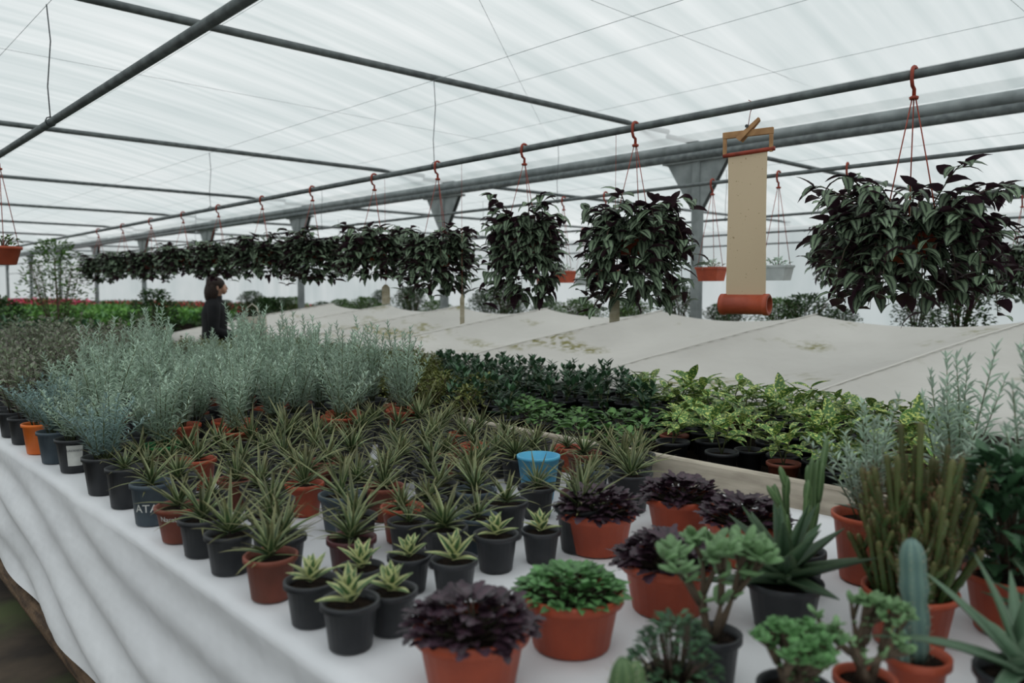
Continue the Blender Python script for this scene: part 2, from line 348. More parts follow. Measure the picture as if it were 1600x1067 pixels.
def coverf(u,v):
    y=-1.2+13.8*v; x=XC-.02+2.68*u
    if u<.93: z=coverz(x,y)
    else:
        q=(u-.93)/.07; x=XC-.02+2.68*.93+.05*q; z=coverz(XC-.02+2.68*.93,y)-q*.45
    if u<.03: z=TZ+.05-(.03-u)/.03*.22 ; x=XC-.02+.015*math.sin(y*6)
    return (x,y,z)
o=obj('fleece_cover',None,None,(0,0,0),'off-white sagging fleece sheet with algae stains covering a bench','cloth'); 
obj('sheet',gridmesh(coverf,60,420,'fleece_sheet',M['cover']),o,(0,0,0))
b=MB()
for k in range(-2,8):
    pth=[];
    for i in range(13):
        x=XC+.02+2.44*i/12; y=2.3-.25*(x-XC)+1.7*k
        if -1.1<y<12.5: pth.append((x,y,coverz(x,y)+.001))
    if len(pth)>3: b.tube(pth,.006,6)
obj('seam',b.build('seams',[M['seam']]),o,(0,0,0),'pale stitched seams')
# ---------------------------------------------------------------- pots
potc={}
def potmesh(mat,rt_=.055,rb=.04,h=.1,lip=.004,liph=.014):
    k=(mat,rt_,rb,h)
    if k in potc: return potc[k]
    if rt_>=.099: lip,liph=.006,.022
    b=MB(); rl=rt_+lip
    rr=lambda z: rb+(rt_-rb)*z/h
    b.lathe([(rb*.9,0),(rb,.003),(rr(h-liph)-.001,h-liph),(rl,h-liph+.001),(rl,h-.001),(rl-.002,h),(rt_-.003,h-.001),(rr(h*.8)-.004,h*.8),(rr(h*.5)-.004,h*.5)],24,cap0=True,cap1=True)
    pm=b.build('pot',[M[mat]])
    b=MB(); r0=rr(h*.85)-.0045
    b.lathe([(r0,h*.80),(r0,h*.85),(r0*.6,h*.87),(r0*.2,h*.88)],18,cap1=True,cap0=True); sm=b.build('soil',[M['soil']])
    potc[k]=(pm,sm,h*.87); return potc[k]
occ=[]
def free(x,y,r): return all((x-a)**2+(y-c)**2>(r+d)**2*.9 for a,c,d in occ)
def pot_plant(name,label,cat,xy,fol,mat='black',pr=(.055,.042,.1),sc=1,group=None,fname='foliage',z=TZ+.005,rz=None,extra=None,fs=1):
    pm,sm,sh=potmesh(mat,*pr)
    parts=[('pot',pm),('soil',sm)]
    if extra: parts+=extra
    if xy[0]<XD: z+=.001
    o=thing(name,label,cat,(xy[0],xy[1],z),parts,rz=U(0,6.28) if rz is None else rz,sc=sc,group=group)
    f=obj(fname,fol,o,(0,0,sh)); f.scale=(fs,fs,fs) if not isinstance(fs,tuple) else fs
    occ.append((xy[0],xy[1],pr[0]*(sc if not isinstance(sc,tuple) else sc[0]))); return o
# ---------------------------------------------------------------- foliage generators
def f_spiky(n,Lm=.12,W=.013,lo=8,hi=72):
    b=MB()
    for i in range(n):
        t=i/n; el=math.radians(hi-(hi-lo)*t+U(-9,9)); az=i*2.4+U(-.4,.4)
        b.leaf((.006*math.cos(az),.006*math.sin(az),.004+.02*(1-t)),az,el,Lm*U(.65,1.15)*(.7+.35*math.sin(pi*t)),W*U(.8,1.15),-math.radians(U(5,45))*(.4+t*.8),prof_blade,.5,6,R.random(),twist=U(-.3,.3))
    return b.build('spiky_foliage',[LM['spiky']])
def f_agave(n=13,L=.085,W=.028):
    b=MB()
    for i in range(n):
        t=i/n; b.leaf((0,0,.004+.02*(1-t)),i*2.4,math.radians(75-58*t+U(-5,5)),L*U(.8,1.1)*(.65+.35*t),W,math.radians(-20*t),lambda s:prof_lance(.12+.88*s),.35,6,R.random(),thick=.002)
    return b.build('agave_foliage',[LM['agave']])
def f_lav(n=9,H=.4,mat='lav',LL=.046,W=.006,sp=.13,step=.015):
    b=MB()
    for i in range(n):
        az=i*2.4+U(-.5,.5); r0=U(0,.03); lean=U(.15,1)*sp; h=H*U(.5,1)*(1-.2*lean/sp); cu=U(-.05,.06)
        pt=lambda t:Vector((math.cos(az)*(r0+lean*t**1.3+cu*t*t),math.sin(az)*(r0+lean*t**1.3+cu*t*t),h*t))
        b.tube([pt(j/4) for j in range(5)],[.0024,.002,.002,.0015,.001],4,1,rnd=R.random())
        k=int(h/step); rs=R.random()*.5
        for j in range(2,k+1):
            t=j/k; p=pt(t); a0=j*1.2
            for q in range(3):
                b.kite(p,a0+q*2.1+U(-.3,.3),math.radians(U(15,55)+25*max(0,t-.8)*5),LL*U(.7,1.2)*(1 if t<.8 else .65),W,rs+R.random()*.5)
    return b.build('lavender_foliage',[LM[mat],M['stem']])
def f_sage(n=11,H=.3,mat='sage',LL=.055,W=.022,sp=.11,step=.035,nn=2,prof=prof_lance):
    b=MB()
    for i in range(n):
        az=U(0,6.28); r0=U(0,.02); lean=U(.1,1)*sp; h=H*U(.6,1)
        pt=lambda t:Vector((math.cos(az)*(r0+lean*t**1.2),math.sin(az)*(r0+lean*t**1.2),h*t))
        b.tube([pt(j/3) for j in range(4)],[.003,.0025,.002,.001],4,1)
        k=max(3,int(h/step))
        for j in range(1,k+1):
            t=j/k; p=pt(t)
            for q in (0,1):
                b.leaf(p,j*1.57+q*pi+U(-.3,.3),math.radians(U(5,45)+30*(t>.9)),LL*U(.7,1.1)*(1 if t<.85 else .7),W*U(.8,1.1),-math.radians(U(0,35)),prof,.25,nn,R.random())
    return b.build(mat+'_foliage',[LM[mat],M['stemp'] if mat in('sage','purple') else M['stem']])
def f_dome(n,mat,Rr,Hh,L,W,prof,nn=4,droop=(10,50)):
    b=MB()
    for i in range(n):
        t=(i+.5)/n; rr=math.sqrt(t); az=i*2.39996+U(-.2,.2)
        p=(Rr*rr*math.cos(az),Rr*rr*math.sin(az),Hh*(1-rr**2.2)*U(.7,1)+.01)
        if i%4==0: b.tube([(p[0]*.4,p[1]*.4,-.0),p],.0015,4,1)
        b.leaf(p,az+U(-.9,.9),math.radians(U(0,45)-18*(rr>.85)),L*U(.6,1.15),W*U(.7,1.15),-math.radians(U(*droop)),prof,.2,nn,R.random(),twist=U(-.4,.4))
    return b.build(mat+'_dome',[LM[mat],M['stemp']])
def f_aloe(n,L,W,mat,bend=-15,lo=12):
    b=MB()
    for i in range(n):
        t=i/n; b.leaf((0,0,.005+.03*(1-t)),i*2.4+U(-.15,.15),math.radians(84-(84-lo)*t**.7),L*U(.85,1.1)*(.6+.4*t),W,math.radians(bend*(t+.2)+U(-6,6)),prof_blade,.45,8,R.random(),thick=W*.22)
    return b.build('aloe_foliage',[LM[mat]])
def stemcol(b,base,top,r,rnd,sides=14,star=.22,n=7,mi=0,spine=None,sl=.009,gap=.012,sw=.0012):
    base=Vector(base);top=Vector(top); path=[];rad=[]
    for i in range(n+1):
        t=i/n; path.append(base.lerp(top,t)); rad.append(r*(.75+.25*min(1,t*4))*(1+.12*math.sin(i*2.3)))
    L=(top-base).normalized()
    for k in (.5,1.0,1.5,1.9): path.append(top+L*r*k); rad.append(r*math.sqrt(max(.02,1-(k/2)**2)))
    b.tube(path,rad,sides,mi,rnd=rnd,star=star)
    if spine is not None:
        h=(top-base).length; k=int(h/gap)
        for i in range(k+2):
            p=base.lerp(top,(i+.5)/k)
            for j in range(0,sides,2):
                a=2*pi*j/sides+U(-.1,.1); b.kite(p+Vector((math.cos(a)*r*.97,math.sin(a)*r*.97,0)),a+U(-.5,.5),U(.1,1.1),sl*U(.7,1.2),sw,.5,spine)
def f_column():
    b=MB()
    for i in range(74):
        az=i*2.4; rr=.085*math.sqrt((i+.5)/74); h=U(.10,.34)*(1-.3*rr/.085)
        bx,by=rr*math.cos(az)*.75,rr*math.sin(az)*.75; tx,ty=rr*math.cos(az)*1.25+U(-.024,.024),rr*math.sin(az)*1.25+U(-.024,.024)
        stemcol(b,(bx,by,0),(tx,ty,h),U(.0055,.0082),R.random(),10,.45,14,0,1,.009,.010,.0014)
        for _ in range(3):
          if R.random()<.6:
            t=U(.3,.85); p=Vector((bx,by,0)).lerp(Vector((tx,ty,h)),t); a=U(0,6.28); stemcol(b,p,p+Vector((.022*math.cos(a),.022*math.sin(a),U(.02,.06))),.0055,R.random(),10,.45,6,0,1,.009,.010,.0014)
    return b.build('column_cactus',[LM['cact'],M['spine']])
def f_blue():
    b=MB(); stemcol(b,(0,0,0),(.012,.0,.15),.02,.4,14,.2,8,0,1); stemcol(b,(.03,.01,0),(.04,.02,.04),.013,.6,12,.2,5,0,1)
    return b.build('blue_cactus',[LM['cactb'],M['card']])
def f_small_cactus():
    b=MB()
    for x,y,h,r in ((0,0,.05,.02),(.04,.01,.04,.018),(-.03,.03,.03,.016)): stemcol(b,(x,y,0),(x*1.2,y*1.2,h),r,R.random(),14,.15,6,0,1)
    return b.build('small_cactus',[LM['cactg'],M['card']])
def f_opuntia():
    b=MB()
    def pad(p,az,el,L,dep):
        d=Vector((math.cos(el)*math.cos(az),math.cos(el)*math.sin(az),math.sin(el))); q=p+d*L
        n=6; b.tube([p.lerp(q,i/n) for i in range(n+1)],[.004+.004*math.sin(pi*min(1,.1+.9*i/n))for i in range(n)]+[.002],8,rnd=R.random(),star=.3)
        if dep:
            for _ in range(R.choice((1,2,2))): pad(p.lerp(q,U(.5,.95)),az+U(-1.5,1.5),min(1.5,el+U(-.3,.4)),L*U(.6,.85),dep-1)
    for i in range(5): pad(Vector((.02*math.cos(i),.02*math.sin(i),0)),i*1.1,U(1.2,1.5),U(.1,.15),2)
    return b.build('jointed_cactus',[LM['cactg']])
def f_jade(n,H,sz,mat='jade'):
    b=MB()
    def br(p,az,el,L,dep):
        d=Vector((math.cos(el)*math.cos(az),math.cos(el)*math.sin(az),math.sin(el))); q=p+d*L
        b.tube([p,p.lerp(q,.5),q],[.004+.002*dep,.0035+.0015*dep,.003],6,1)
        if dep: 
            for _ in range(2+(R.random()<.3)): br(q,az+U(-1.6,1.6),max(.4,min(1.5,el+U(-.5,.4))),L*.75,dep-1)
        for j in range(7 if not dep else 2):
            a=j*2.4+U(0,1); e=U(.1,1.1); dd=Vector((math.cos(e)*math.cos(a),math.cos(e)*math.sin(a),math.sin(e)))
            M3=dd.to_track_quat('X','Z').to_matrix(); c=p.lerp(q,U(.7,1.05)); s_=sz*U(.7,1.2)
            b.ell(c+dd*s_*.9,s_,s_*.55,s_*.2,M3,8,5,0,R.random())
    for i in range(n): br(Vector((.01*math.cos(i*2),.01*math.sin(i*2),0)),i*6.28/n+U(-.4,.4),U(.9,1.4),H*.38,2)
    return b.build('jade_foliage',[LM[mat],M['bark']])
def f_auc():
    b=MB()
    for i in range(2):
        az=i*2.1+U(-.4,.4); h=U(.07,.15); top=Vector((.04*math.cos(az),.04*math.sin(az),h)); b.tube([(0,0,0),top*.5,top],.003,5,1)
        for j in range(7):
            p=top*(.45+.55*j/6); b.leaf(p,j*2.4+az,math.radians(U(0,35)+20*(j>4)),U(.09,.135),U(.034,.048),-math.radians(U(25,60)),prof_lance,.25,6,R.random(),twist=U(-.3,.3))
    return b.build('spotted_foliage',[LM['auc'],M['stem']])
def f_shrub(n,H,Rr,mat,L=.04,W=.02,z0=0.0):
    b=MB()
    for i in range(max(5,n//40)):
        az=U(0,6.28); b.tube([(0,0,0),(Rr*.3*math.cos(az),Rr*.3*math.sin(az),H*.5),(Rr*.7*math.cos(az),Rr*.7*math.sin(az),H*.85)],[.006,.004,.002],4,1)
    for i in range(n):
        az=U(0,6.28); t=U(0,1)**.8; r=Rr*math.sin(pi*min(.95,.12+t*.8))**.7*U(.2,1.05); z=z0+(H-z0)*t
        b.kite((r*math.cos(az),r*math.sin(az),z),az+U(-1,1),U(-.6,1.0),L*U(.7,1.3),W*U(.7,1.2),R.random())
    return b.build('shrub_foliage',[LM[mat],M['bark']])
SPK=[f_spiky(18+3*i,.115+.01*(i%3)) for i in range(6)]
SPT=[f_spiky(22,.19,.013,15,82),f_spiky(24,.17,.012,15,82)]
AGV=[f_agave(),f_agave(11,.095,.03),f_agave(15,.075,.026)]
LAV=[f_lav(13,.44),f_lav(14,.39),f_lav(12,.50),f_lav(14,.36,'lavb')]
SAG=[f_sage(12,.32),f_sage(11,.28),f_sage(13,.36,sp=.13)]
PUR=[f_dome(210,'purple',.105,.055,.04,.034,prof_lobed,6,(5,30)) for _ in range(2)]
GRN=f_dome(300,'green',.1,.045,.028,.023,prof_ovate,3,(5,30))
AUC=[f_auc() for _ in range(5)]
LAU=[f_sage(6,.16,'dark',.08,.028,.06,.035,4) for _ in range(3)]
LOW=[f_dome(34,'low',.07,.05,.05,.034,prof_ovate,3) for _ in range(3)]
CAR=[f_shrub(170,.15,.085,'yel',.03,.017) for _ in range(3)]
# ---------------------------------------------------------------- placement: front specials
G_s='spiky variegated seedlings in small pots'
LB_s='spiky rosette plant with pale leaf edges in small black plastic pot'
def textmesh(txt,size,r,ang,z,mat):
    cu=bpy.data.curves.new('t','FONT'); cu.body=txt; cu.size=size; cu.align_x='CENTER'; cu.align_y='CENTER'; cu.extrude=.0003
    o=bpy.data.objects.new('t',cu); COL.objects.link(o); bpy.context.view_layer.update()
    me=bpy.data.meshes.new_from_object(o.evaluated_get(bpy.context.evaluated_depsgraph_get())); bpy.data.objects.remove(o)
    for v in me.vertices:
        x,y,zz=v.co; rr=r(z+y)+.0012+zz; a=ang+x/r(z); v.co=(rr*math.cos(a),rr*math.sin(a),z+y)
    me.materials.clear(); me.materials.append(M[mat]); return me
def facing(xy): return math.atan2(-xy[1],-xy[0])
def edge(px,py): 
    x,y=T(px,py); return (max(x,XL+.07),y)
p=edge(160,800); pot_plant('potted_spiky_plant','spiky plant in tall black plastic pot at bench edge','potted plant',p,SPK[0],'black',(.056,.044,.13),1,G_s)
p=edge(205,826); r_=lambda z:.046+(.058-.046)*z/.125
pot_plant('potted_spiky_plant','spiky plant in slate grey pot printed ATA in white','potted plant',p,SPK[1],'dgrey',(.058,.046,.125),1,G_s,rz=0,extra=[('printed_lettering',textmesh('ATA',.034,r_,facing(p)-.32,.055,'txtw'),'white printed letters')])
p=edge(246,854); r_=lambda z:.045+(.062-.045)*z/.1
pot_plant('potted_spiky_plant','spiky plant in terracotta pot with white script lettering','potted plant',p,SPK[2],'terrad',(.062,.045,.1),1,G_s,rz=0,extra=[('printed_lettering',textmesh('Narabath is',.02,r_,facing(p)-.1,.073,'txtw'),'white script lettering')])
for i,(px,py,mt) in enumerate([(290,875,'black'),(352,898,'black'),(405,942,'terrad')]):
    pot_plant('potted_spiky_plant',LB_s if mt=='black' else 'spiky rosette plant in brown plastic pot at bench edge','potted plant',edge(px,py),SPK[i+1],mt,(.057,.044,.1),1,G_s,fs=1.15)
for i,(px,py,mt,pr) in enumerate([(460,985,'black',1),(527,1022,'black',1.02),(612,990,'black',.95),(565,945,'black',.9),(710,935,'black',.95),(775,893,'black',1),(640,925,'black',.9),(845,880,'black',.9)]):
    pot_plant('potted_agave','small agave with cream and green variegated leaves in black pot','potted plant',edge(px,py),AGV[i%3],mt,(.055,.042,.095),pr*.98,'variegated agave seedlings',fs=U(.85,1.05))
pot_plant('potted_spiky_plant','spiky rosette plant in burgundy plastic pot','potted plant',T(550,905),SPK[3],'burg',(.057,.044,.1),1,G_s,fs=1.15)
bowlp=(.1,.078,.115)
LBP='dark purple lobed-leaf plant filling a terracotta plastic bowl'
for i,(xy) in enumerate([(.865,1.045),(1.40,1.02),(1.585,1.385),(1.87,1.32),(1.80,1.07)]):
    pot_plant('potted_purple_plant',LBP,'potted plant',xy,PUR[i%2],'terra',bowlp,.97,'purple leaf plants in terracotta bowls')
pot_plant('potted_green_plant','bushy fresh green plant filling a terracotta plastic bowl','potted plant',(1.115,1.04),GRN,'terra',bowlp,.97)
pot_plant('potted_aloe','large dark green aloe rosette with pointed leaves','potted plant',(1.50,.80),f_aloe(22,.235,.055,'aloe',-6,4),'black',(.075,.058,.10))
pot_plant('potted_columnar_cactus','dense clump of spiny brown-green columnar cactus stems','cactus',(1.615,.595),f_column(),'terra',(.085,.065,.11),fs=(1.0,1.0,1.05))
pot_plant('potted_blue_cactus','thick blue-green ribbed cactus in terracotta pot','cactus',(1.375,.492),f_blue(),'terra',(.045,.034,.08),1.1,rz=2.5)
pot_plant('potted_jointed_cactus','green jointed cactus with thin upright branches','cactus',(1.70,.875),f_opuntia(),'black',(.06,.046,.1))
pot_plant('potted_jade_plant','jade plant with fleshy pale green leaves in black pot','succulent',(1.19,.77),f_jade(4,.2,.019),'black',(.05,.04,.09))
pot_plant('potted_jade_plant','low jade bush with bright green fleshy leaves','succulent',(1.13,.58),f_jade(12,.12,.009,'green'),'black',(.055,.044,.085))
pot_plant('potted_jade_plant','small jade plant with fleshy green leaves in terracotta pot','succulent',(1.25,.525),f_jade(5,.15,.010),'terra',(.045,.034,.08))
pot_plant('potted_small_leaf_bush','small dense grey-green leafy bush in pot','potted plant',(1.03,.735),f_dome(260,'dark',.07,.1,.02,.014,prof_ovate,2),'black',(.05,.04,.08))
pot_plant('potted_small_cactus','small rounded green cactus cluster with fine spines','cactus',(.87,.71),f_small_cactus(),'black',(.05,.04,.09))
pot_plant('potted_aloe','pale blue-green aloe with long arching leaves','potted plant',(1.38,.345),f_aloe(13,.25,.034,'aloel',-30,5),'black',(.06,.048,.11))
pot_plant('potted_silver_plant','tall silvery narrow-leaved plant in terracotta pot','potted plant',(1.90,.80),LAV[1],'terra',(.085,.065,.17),.95,fs=(1,1,.85))
pot_plant('potted_silver_plant','tall silvery narrow-leaved plant with upright stems','potted plant',(2.18,.70),LAV[2],'black',(.08,.06,.13),1.0,fs=1.1)
pot_plant('potted_silver_plant','tall silvery narrow-leaved plant with upright stems','potted plant',(2.02,.50),LAV[0],'black',(.07,.055,.13),1.1,fs=1.05)
pot_plant('potted_silver_plant','tall silvery narrow-leaved plant with upright stems','potted plant',(2.24,.46),LAV[2],'black',(.07,.055,.13),1.1,fs=1.05)
pot_plant('potted_green_bush','dense dark green leafy bush in terracotta pot','potted plant',(1.82,.48),f_shrub(460,.25,.12,'dark',.05,.028,.02),'terra',(.08,.06,.12))
pot_plant('potted_aloe','dark aloe with narrow leaves in black pot','potted plant',(1.62,.36),f_aloe(16,.14,.03,'aloe',-12,8),'black',(.07,.055,.12))
for px,py in [(905,862),(985,800)]:
    pot_plant('potted_spiky_plant','tall spiky plant with long narrow leaves in black pot','potted plant',T(px,py),SPT[px%2],'black',(.062,.048,.12),1,G_s)
obj_tub=(1.83,1.86); occ.append((obj_tub[0],obj_tub[1],.075))
b=MB(); b.lathe([(.045,0),(.05,.003),(.07,.14),(.073,.14),(.073,.15),(.066,.15),(.048,.01)],20,cap0=True,cap1=True)
obj('blue_plastic_tub',b.build('tub',[M['bluep']]),None,(obj_tub[0],obj_tub[1],TZ+.006),'bright blue empty plastic tub among small pots','tub')
mats=['black']*13+['terrad','burg','dgrey','terra']
tries=0
while tries<6000:
    tries+=1
    x=U(.80,2.27); y=U(1.42,3.1)
    if not (free(x,y,.073) and y<3.03+.1*(x-.8) and PXof(x,y)<1000 and not (x>1.35 and y<1.52)): continue
    mt=R.choice(mats); tall=R.random()<.15 and not (x<1.8 and y<2.0)
    pot_plant('potted_spiky_plant',LB_s if mt=='black' else 'spiky rosette plant with pale leaf edges in coloured plastic pot','potted plant',(x,y),R.choice(SPT) if tall else R.choice(SPK),mt,(.057,.044,.1),U(.92,1.08),G_s,fs=U(.8,1.2) if not tall else U(.85,1.05))
# lavender + sage
G_l='silvery lavender plants'; G_g='grey-green sage plants'
ek=[(148,775,'black',0),(118,738,'black',1),(88,724,'dgrey',2),(57,710,'orange',0),(38,694,'black',3),(14,684,'black',3)]
for px,py,mt,k in ek:
    x,y=T(px,py); x=max(x,XL+.07)
    ex=None
    if px==118:
        r_=lambda z:.05+(.066-.05)*z/.13
        bb=MB(); a0=facing((x,y)); bb.add([((r_(z)+.0012)*math.cos(a0+da),(r_(z)+.0012)*math.sin(a0+da),z) for z in (.03,.075,.11) for da in (-.45,-.2,0,.2,.45)],[(i*5+j,i*5+j+1,i*5+j+6,i*5+j+5) for i in range(2) for j in range(4)])
        ex=[('pot_label',bb.build('pot_label',[M['txtw']]),'white paper sticker'),('printed_lettering',textmesh('LAVANDA',.012,lambda z:r_(z)+.0015,a0,.09,'txtg'),'grey printed letters')]
    if k==3: pot_plant('potted_sage','grey-green sage in plastic pot at the bench edge','potted plant',(x,y),SAG[0],mt,(.062,.05,.12),1,G_g)
    else: pot_plant('potted_lavender','silvery narrow-leaved lavender in '+{'orange':'bright orange','dgrey':'slate grey','black':'black'}[mt]+' plastic pot','potted plant',(x,y),(LAV[3],LAV[0],LAV[3])[k] ,mt,(.066,.05,.13),1,G_l,rz=0,extra=ex,fs=(.9,.9,.68))
pot_plant('potted_lavender','silvery lavender in terracotta plastic pot','potted plant',T(535,700),LAV[0],'terra',(.09,.07,.14),1,G_l)
pot_plant('potted_lavender','silvery lavender in terracotta plastic pot','potted plant',T(368,722),LAV[2],'terra',(.085,.065,.13),1,G_l,fs=(1,1,.8))
pot_plant('potted_lavender','silvery lavender in green plastic pot','potted plant',T(255,745),LAV[1],'greenp',(.075,.06,.12),1,G_l,fs=(1,1,.85))
pot_plant('potted_lavender','silvery lavender in terracotta plastic pot','potted plant',(2.17,3.12),LAV[2],'terra',(.085,.065,.13),1,G_l)
tries=0
while tries<6000:
    tries+=1
    x=U(.82,2.26); y=U(3.12,10.2)
    lavz=y<3.9+(x-.8)*1.35
    if not (free(x,y,.09 if lavz else .115) and y>3.08+.1*(x-.8)): continue
    px=PXof(x,y); gap=.62 if 265<px<375 else 1
    if lavz: pot_plant('potted_lavender','silvery narrow-leaved lavender in plastic pot','potted plant',(x,y),R.choice(LAV[:3]),R.choice(['black','black','terra','terrad']),(.075,.058,.13),U(.95,1.1),G_l,fs=(1,1,(gap if y>3.9 else 1)*min(1.15,.72+.22*(x-.8)+.16*(y-3.1))*U(.8,1.08)))
    elif y<7.9: pot_plant('potted_sage','grey-green sage with purple-tinged leaves in black pot','potted plant',(x,y),R.choice(SAG),'black',(.07,.055,.12),U(.9,1.12),G_g,fs=(1,1,gap))
    else: pot_plant('potted_garden_shrub','leafy green shrub in black pot','potted plant',(x,y),R.choice(LAU),'black',(.07,.055,.12),U(1.1,1.5),'green shrubs at the bench end')
# ---------------------------------------------------------------- table 2
tries=0
while tries<9000:
    tries+=1
    x=U(2.52,3.82); y=U(.75,7.7); px=PXof(x,y)
    if px>1500 or not free(x,y,.078): continue
    if px>1040 or (px>990 and x>3.3): k='auc'
    elif px<690: k='car'
    elif x>3.05: k='lau'
    else: k='low' if px>800 else ('lau' if R.random()<.6 else 'car')
    z=TZ-.004
    if k=='auc': pot_plant('potted_spotted_laurel','yellow-spotted green leafy plant in black plastic pot','potted plant',(x,y),R.choice(AUC),R.choice(['black']*7+['terrad']),(.06,.046,.1),U(.9,1.1)*(.9 if x>3.4 else 1),'spotted laurels on the soil bench',z=z,fs=U(.75,1.15))
    elif k=='lau': pot_plant('potted_laurel','upright dark green laurel seedling in black pot','potted plant',(x,y),R.choice(LAU),'black',(.06,.046,.1),U(.85,1.05),'dark laurel seedlings',z=z)
    elif k=='low': pot_plant('potted_low_plant','low round-leaved green plant in black pot','potted plant',(x,y),R.choice(LOW),'black',(.06,.046,.08),U(.9,1.1),'low round-leaved green plants',z=z)
    else: pot_plant('potted_olive_shrub','small olive-green bushy plant in black pot','potted plant',(x,y),R.choice(CAR),'black',(.06,.046,.08),U(.9,1.15),'small olive-green bushy plants',z=z)
# ---------------------------------------------------------------- hanging baskets
def f_trad(Rr,up,dn,n,fill):
    b=MB()
    def lf(p,az,el): b.leaf(p,az,el,U(.075,.11),U(.042,.056),-math.radians(U(25,80)),prof_ovate,.2,4,R.random(),twist=U(-.4,.4))
    for i in range(n):
        az=i*2.4+U(-.3,.3); f=U(.45,1); drop=R.random()**.8; upk=U(.2,1)
        if R.random()<.25: drop*=.2; upk=U(.9,1.4)
        def pt(t): 
            r=.05+Rr*f*(1-(1-t)**1.7); return Vector((r*math.cos(az),r*math.sin(az),up*upk*math.sin(pi*min(1,t*(.55+.45*drop)))-dn*drop*t**2))
        ln=sum((pt((j+1)/8)-pt(j/8)).length for j in range(8)); k=max(5,int(ln/.034))
        b.tube([pt(j/6) for j in range(7)],[.003]*5+[.002,.001],4,1)
        for j in range(1,k+1):
            s_=1 if j%2 else -1
            lf(pt(j/k),az+s_*U(.2,1.4),math.radians(U(-35,35)+20*(j==k)))
    for i in range(fill):
        az=U(0,6.28); t=R.random(); z=up*.7-(dn*.9+up*.5)*t; r=Rr*U(.55,1.0)*math.sin(pi*(.22+.60*t))**.6
        lf((r*math.cos(az),r*math.sin(az),z),az+U(-1.2,1.2),math.radians(U(-45,25)))
    for i in range(150):
        az=i*2.4+U(-.3,.3); lf(((.125+U(0,.05))*math.cos(az),(.125+U(0,.05))*math.sin(az),U(-.14,.06)),az+U(-1.1,1.1),math.radians(U(-50,10)))
    return b.build('trailing_foliage',[LM['trad'],M['stemp']])
TR=[f_trad(.23,.14,.38,60,330),f_trad(.20,.15,.42,60,320),f_trad(.24,.13,.30,60,300),f_trad(.33,.17,.33,88,330)]
b=MB(); b.lathe([(.07,-.12),(.078,-.117),(.105,-.02),(.115,-.019),(.115,0),(.108,0),(.1,-.02),(.09,-.06)],24,cap0=True,cap1=True); bpot=b.build('basket_pot',[M['terra']])
b=MB(); hk=[]
for i in range(9): a=math.radians(-20+200*i/8); hk.append((.026*math.cos(a),0,.026*math.sin(a)))
hk+=[(-.026,0,-.03),(-.018,0,-.05),(0,0,-.06),(0,0,-.09)]
b.tube(hk,[.0075]*len(hk),8); b.lathe([(.016,-.1),(.018,-.09),(.008,-.085)],12,cap0=True,cap1=True); hookm=b.build('hook',[M['hook']])
stc={}
def strands(L):
    if L in stc: return stc[L]
    b=MB()
    for i in range(3):
        a=i*2.1+.4; b.tube([(.006*math.cos(a),.006*math.sin(a),-.09),(.06*math.cos(a),.06*math.sin(a),-.09-(L-.09)*.5),(.112*math.cos(a),.112*math.sin(a),-L)],.0026,4)
    stc[L]=b.build('strands',[M['hook']]); return stc[L]
PZ=CAMZ+hu
def basket(x,y,me,sc=1,L=.54,label=None,z=PZ):
    o=thing('hanging_basket',label or 'hanging basket of trailing striped green and purple leaves','hanging plant',(x,y,z),[('hook',hookm),('hanger_strands',strands(L)),('pot',bpot,None,(0,0,-L))],rz=U(-.3,.3),group='baskets of trailing plants on the hanger pipe')
    f=obj('foliage',me,o,(0,0,-L)); f.scale=(sc,sc,1) if not isinstance(sc,tuple) else sc; f.rotation_euler=(0,0,U(0,6.28)); return o
for px,me,sc,L in [(1417,3,(.98,.98,.97),.62),(990,0,(1.08,1.08,1.12),.54),(819,1,(.95,.95,1.1),.5),(685,0,(.98,.98,.9),.56),(587,2,(1.02,1.02,.95),.5),(491,1,(1.05,1.05,.78),.48),(413,2,(1,1,.9),.48),(345,0,(1,1,.76),.46),(290,2,(1,1,.8),.45),(240,1,(1,1,.7),.46),(196,2,(1,1,.8),.46),(158,1,(1,1,.7),.46)]:
    basket(3.3,YX(px,3.3),TR[me],sc,L)
basket(5.4,YX(1318,5.4),TR[2],.8,label='hanging basket of trailing purple leaves further back')
FL=[f_shrub(60,.1,.1,'bgl',.035,.02),f_shrub(50,.08,.09,'lav',.035,.02)]
def rectpot(mat):
    b=MB(); prof=[(-.13,.8),(-.125,.82),(-.02,.98),(-.02,1.05),(0,1.05),(0,.97),(-.03,.92)]
    vs=[]
    for z,s in prof:
        for cx,cy in ((1,1),(-1,1),(-1,-1),(1,-1)): vs.append((cx*.07*s,cy*.10*s,z*.85))
    fs=[(i*4+j,i*4+(j+1)%4,(i+1)*4+(j+1)%4,(i+1)*4+j) for i in range(len(prof)-1) for j in range(4)]+[(3,2,1,0),tuple((len(prof)-1)*4+j for j in range(4))]
    b.add(vs,fs); return b.build('planter',[M[mat]],False)
RP={k:rectpot(k) for k in('terra','white')}
ST2=strands(.66)
for px,mt,X in [(1110,'terra',5.4),(880,'terra',5.4),(945,'terra',5.4),(1212,'white',5.4),(850,'terra',8.25),(910,'white',8.25)]:
    thing('hanging_planter','small '+('terracotta' if mt=='terra' else 'white')+' rectangular hanging planter with sparse seedlings','hanging planter',(X,YX(px,X),PZ),[('hook',hookm),('hanger_strands',ST2),('pot',RP[mt],None,(0,0,-.66)),('foliage',R.choice(FL),None,(0,0,-.69))],group='small hanging planters')
ST3=strands(.6)
thing('hanging_planter','terracotta hanging planter with small seedlings','hanging planter',(1.03,YX(8,1.03),PZ),[('hook',hookm),('hanger_strands',ST3),('pot',bpot,None,(0,0,-.6)),('foliage',FL[0],None,(0,0,-.62))],sc=.95)
